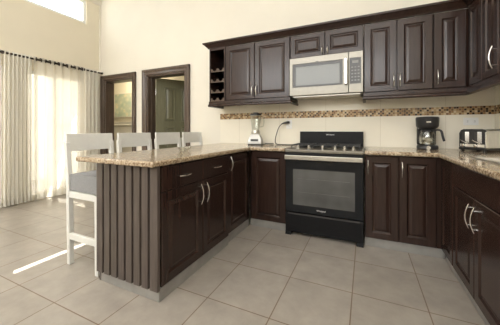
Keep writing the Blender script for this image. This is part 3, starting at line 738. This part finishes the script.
# coffee maker
cm = thing('coffee_maker', 'black drip coffee maker with glass carafe on the right worktop', 'coffee maker', (0.572, -0.165, 0.9072), R(-4)); cm.scale = (0.86, 0.86, 1.0)
bm = B(); lathe(bm, [(0.100, 0), (0.106, 0.006), (0.106, 0.03), (0.098, 0.042), (0.05, 0.043)], (0, 0, 0), 32, 1.0, 1.0); box(bm, -0.09, 0.09, 0.02, 0.115, 0, 0.042); obj('base', bm, 'plastic', cm, smooth=True)
bm = B(); lathe(bm, [(0.02, 0), (0.02, 0.003)], (0, 0, 0)); k = obj('button', bm, 'nickel', cm, smooth=True, loc=(0.0, -0.1045, 0.02)); k.rotation_euler = (R(90), 0, 0)
bm = B(); box(bm, -0.095, 0.095, 0.072, 0.118, 0.042, 0.225); obj('water_tank', bm, 'plastic', cm, 0.012)
bm = B(); lathe(bm, [(0.070, 0.205), (0.100, 0.218), (0.112, 0.235), (0.116, 0.315), (0.108, 0.326), (0.05, 0.330)], (0, 0, 0), 32); hd = obj('brew_head', bm, 'plastic', cm, smooth=True)
bm = B(); box(bm, -0.088, -0.03, -0.045, 0.072, 0.205, 0.216); obj('drip_plate', bm, 'keypad', cm)
bm = B(); box(bm, -0.022, 0.022, -0.1165, -0.112, 0.268, 0.279); obj('badge', bm, 'nickel', hd)
cf = obj('carafe', (lambda b: (lathe(b, [(0.055, 0.044), (0.074, 0.05), (0.080, 0.085), (0.076, 0.14), (0.062, 0.185), (0.056, 0.19), (0.05, 0.186), (0.06, 0.18), (0.072, 0.138), (0.076, 0.086), (0.07, 0.054), (0.05, 0.049)], (0, -0.012, 0), 32), b)[1])(B()), 'clear', cm, smooth=True)
bm = B(); lathe(bm, [(0.068, 0.052), (0.0735, 0.085), (0.0715, 0.118), (0.02, 0.12)], (0, -0.012, 0), 32); obj('liquid', bm, 'lid', cf, smooth=True)
bm = B(); lathe(bm, [(0.0645, 0.176), (0.066, 0.192), (0.058, 0.202), (0.02, 0.2035)], (0, -0.012, 0), 32); obj('carafe_lid', bm, 'plastic', cf, smooth=True)
bm = B(); tube(bm, smooth_path([(0.058, -0.02, 0.192), (0.10, -0.03, 0.196), (0.128, -0.036, 0.18), (0.14, -0.04, 0.13), (0.152, -0.042, 0.085)], 5), [0.010] * 9 + [0.0125] * 12, 10); obj('carafe_handle', bm, 'plastic', cf, smooth=True)

# toaster (control end to the camera, long steel side to its right)
to = thing('toaster', 'long four slice steel toaster with black control end, in the right corner', 'toaster', (0.958, -0.375, 0.9072), R(-50)); to.scale = (0.84, 1.0, 1.06)
bm = B(); box(bm, -0.27, 0.0, 0.0, 0.27, 0.012, 0.03); obj('base', bm, 'plastic', to, 0.006)
bm = B(); prof = [(-0.262, 0.031), (-0.262, 0.155), (-0.248, 0.178), (-0.225, 0.188), (-0.045, 0.188), (-0.02, 0.178), (-0.006, 0.155), (-0.006, 0.031)]
prism(bm, prof, 'y', 0.022, 0.262); obj('shell', bm, 'bright_steel', to, 0.004)
bm = B(); prism(bm, [(-0.266, 0.031), (-0.266, 0.157), (-0.250, 0.182), (-0.226, 0.192), (-0.044, 0.192), (-0.018, 0.182), (-0.002, 0.157), (-0.002, 0.031)], 'y', 0.004, 0.0215); ce = obj('control_end', bm, 'plastic', to, 0.003)
bm = B(); box(bm, -0.015, -0.001, 0.001, 0.03, 0.031, 0.168); obj('corner_trim', bm, 'chrome', ce, 0.004)
bm = B(); box(bm, -0.252, -0.018, 0.0008, 0.0039, 0.038, 0.062); obj('steel_band', bm, 'bright_steel', ce)
for x in (-0.195, -0.075):
    bm = B(); box(bm, x - 0.036, x - 0.008, 0.0015, 0.0038, 0.075, 0.165); obj('lever_slot', bm, 'keypad', ce)
    bm = B(); box(bm, x - 0.006, x + 0.034, 0.0, 0.0038, 0.07, 0.168); obj('steel_strip', bm, 'chrome', ce)
    bm = B(); tube(bm, [(x - 0.05, -0.008, 0.098), (x - 0.02, -0.012, 0.086), (x + 0.03, -0.012, 0.068)], 0.006, 8); obj('lever', bm, 'nickel', ce, smooth=True)
    bm = B(); lathe(bm, [(0.017, 0), (0.015, 0.014), (0.01, 0.016)]); k = obj('dial', bm, 'nickel', ce, smooth=True, loc=(x - 0.02, 0.0008, 0.050)); k.rotation_euler = (R(90), 0, 0)
for x in (-0.225, -0.165, -0.105, -0.045):
    bm = B(); box(bm, x - 0.015, x + 0.015, 0.05, 0.235, 0.1882, 0.1895); obj('slot', bm, 'keypad', to)
for x in (-0.25, -0.03):
    for y in (0.03, 0.24):
        bm = B(); box(bm, x - 0.012, x + 0.012, y - 0.012, y + 0.012, 0, 0.0125); obj('foot', bm, 'plastic', to)

# small glass dish on the peninsula
t = thing('glass_dish', 'small clear glass dish on the peninsula worktop', 'dish', (-1.52, -1.36, 0.9072))
bm = B(); lathe(bm, [(0.028, 0), (0.036, 0.004), (0.062, 0.03), (0.066, 0.036), (0.063, 0.036), (0.034, 0.008), (0.01, 0.006)], (0, 0, 0), 24); obj('bowl', bm, 'clear', t, smooth=True)

# ------------------------------------------------------------------ curtains
CX = -4.60; CZ = 2.19
def curtain(label, y0, y1, waves, amp, mat, z0=0.025, top=CZ + 0.035, phase=0.0, spread=1.0, cx=CX):
    c = thing('curtain', label, 'curtain', (cx, y0, 0), 0, 'curtains on the left wall rod')
    def sheet(za, zb, off, rows):
        bm = B(); nu = max(24, waves * 12); prev = None
        for j in range(rows + 1):
            z = za + (zb - za) * j / rows; fall = (top - z) / top
            row = []
            for i in range(nu + 1):
                u = i / nu
                ph = 2 * math.pi * waves * u + phase
                a = amp * (1 + 0.35 * fall * math.sin(3.1 * u + 1.3)) * (1 + 0.25 * fall * math.sin(7 * u * waves / 5.0 + 2))
                x = a * math.sin(ph + 0.5 * fall * math.sin(5.3 * u + waves)) + off
                y = (y1 - y0) * u + (u - 0.5) * (spread - 1) * fall * (y1 - y0) + 0.01 * fall * math.sin(2 * ph)
                row.append(bm.verts.new((x, y, z)))
            if prev:
                for i in range(nu): bm.faces.new((prev[i], prev[i + 1], row[i + 1], row[i]))
            prev = row
        return bm
    o = obj('cloth', sheet(z0, top, 0, 24), mat, c)
    for pl in o.data.polygons: pl.use_smooth = True
    h = obj('hem', sheet(z0, z0 + 0.11, 0.004, 4), 'hem', c)
    for pl in h.data.polygons: pl.use_smooth = True
    return c
curtain('sheer curtain at the far left edge, left of the tight cream gathers', -3.5, -1.50, 13, 0.022, 'sheer')
curtain('tightly gathered cream curtain left of the bright window', -1.475, -1.15, 7, 0.024, 'sheer_thick', spread=1.06)
wide = curtain('wide sheer curtain hanging across the bright window', -1.135, -0.385, 6, 0.024, 'sheer', phase=1.2)
curtain('gathered cream curtain beside the room corner', -0.365, -0.085, 4, 0.022, 'sheer_thick', spread=1.05)
for k in range(12):
    u = (k * math.pi - 1.2 + math.pi) / (2 * math.pi * 6)
    if u > 0.99: continue
    q = [(0.027 * math.cos(2 * math.pi * i / 16), 0.75 * u + 0.004 * math.sin(2 * math.pi * i / 16) * (-1) ** k, CZ + 0.027 * math.sin(2 * math.pi * i / 16)) for i in range(16)]
    bm = B(); tube(bm, q, 0.0065, 8, closed=True); obj('grommet', bm, 'bronze', wide, smooth=True)
t = thing('curtain_rod', 'dark bronze curtain rod above the glass doors of the left wall', 'curtain rod', (CX, 0, CZ))
bm = B(); tube(bm, [(0, -3.7, 0), (0, -0.045, 0)], 0.015, 12); obj('pole', bm, 'bronze', t, smooth=True)
bm = B(); tube(bm, [(0, -0.05, 0), (0, -0.044, 0), (0, -0.03, 0), (0, -0.02, 0)], [0.013, 0.02, 0.021, 0.01], 12); obj('finial', bm, 'bronze', t, smooth=True)
for y in (-0.375, -1.487, -3.6):
    bm = B(); tube(bm, [(XL - CX + 0.001, y, 0), (0, y, 0)], 0.008, 8); lathe(bm, [(0.02, -0.02), (0.02, 0.02)], (0, y, 0), 14); obj('bracket', bm, 'bronze', t)
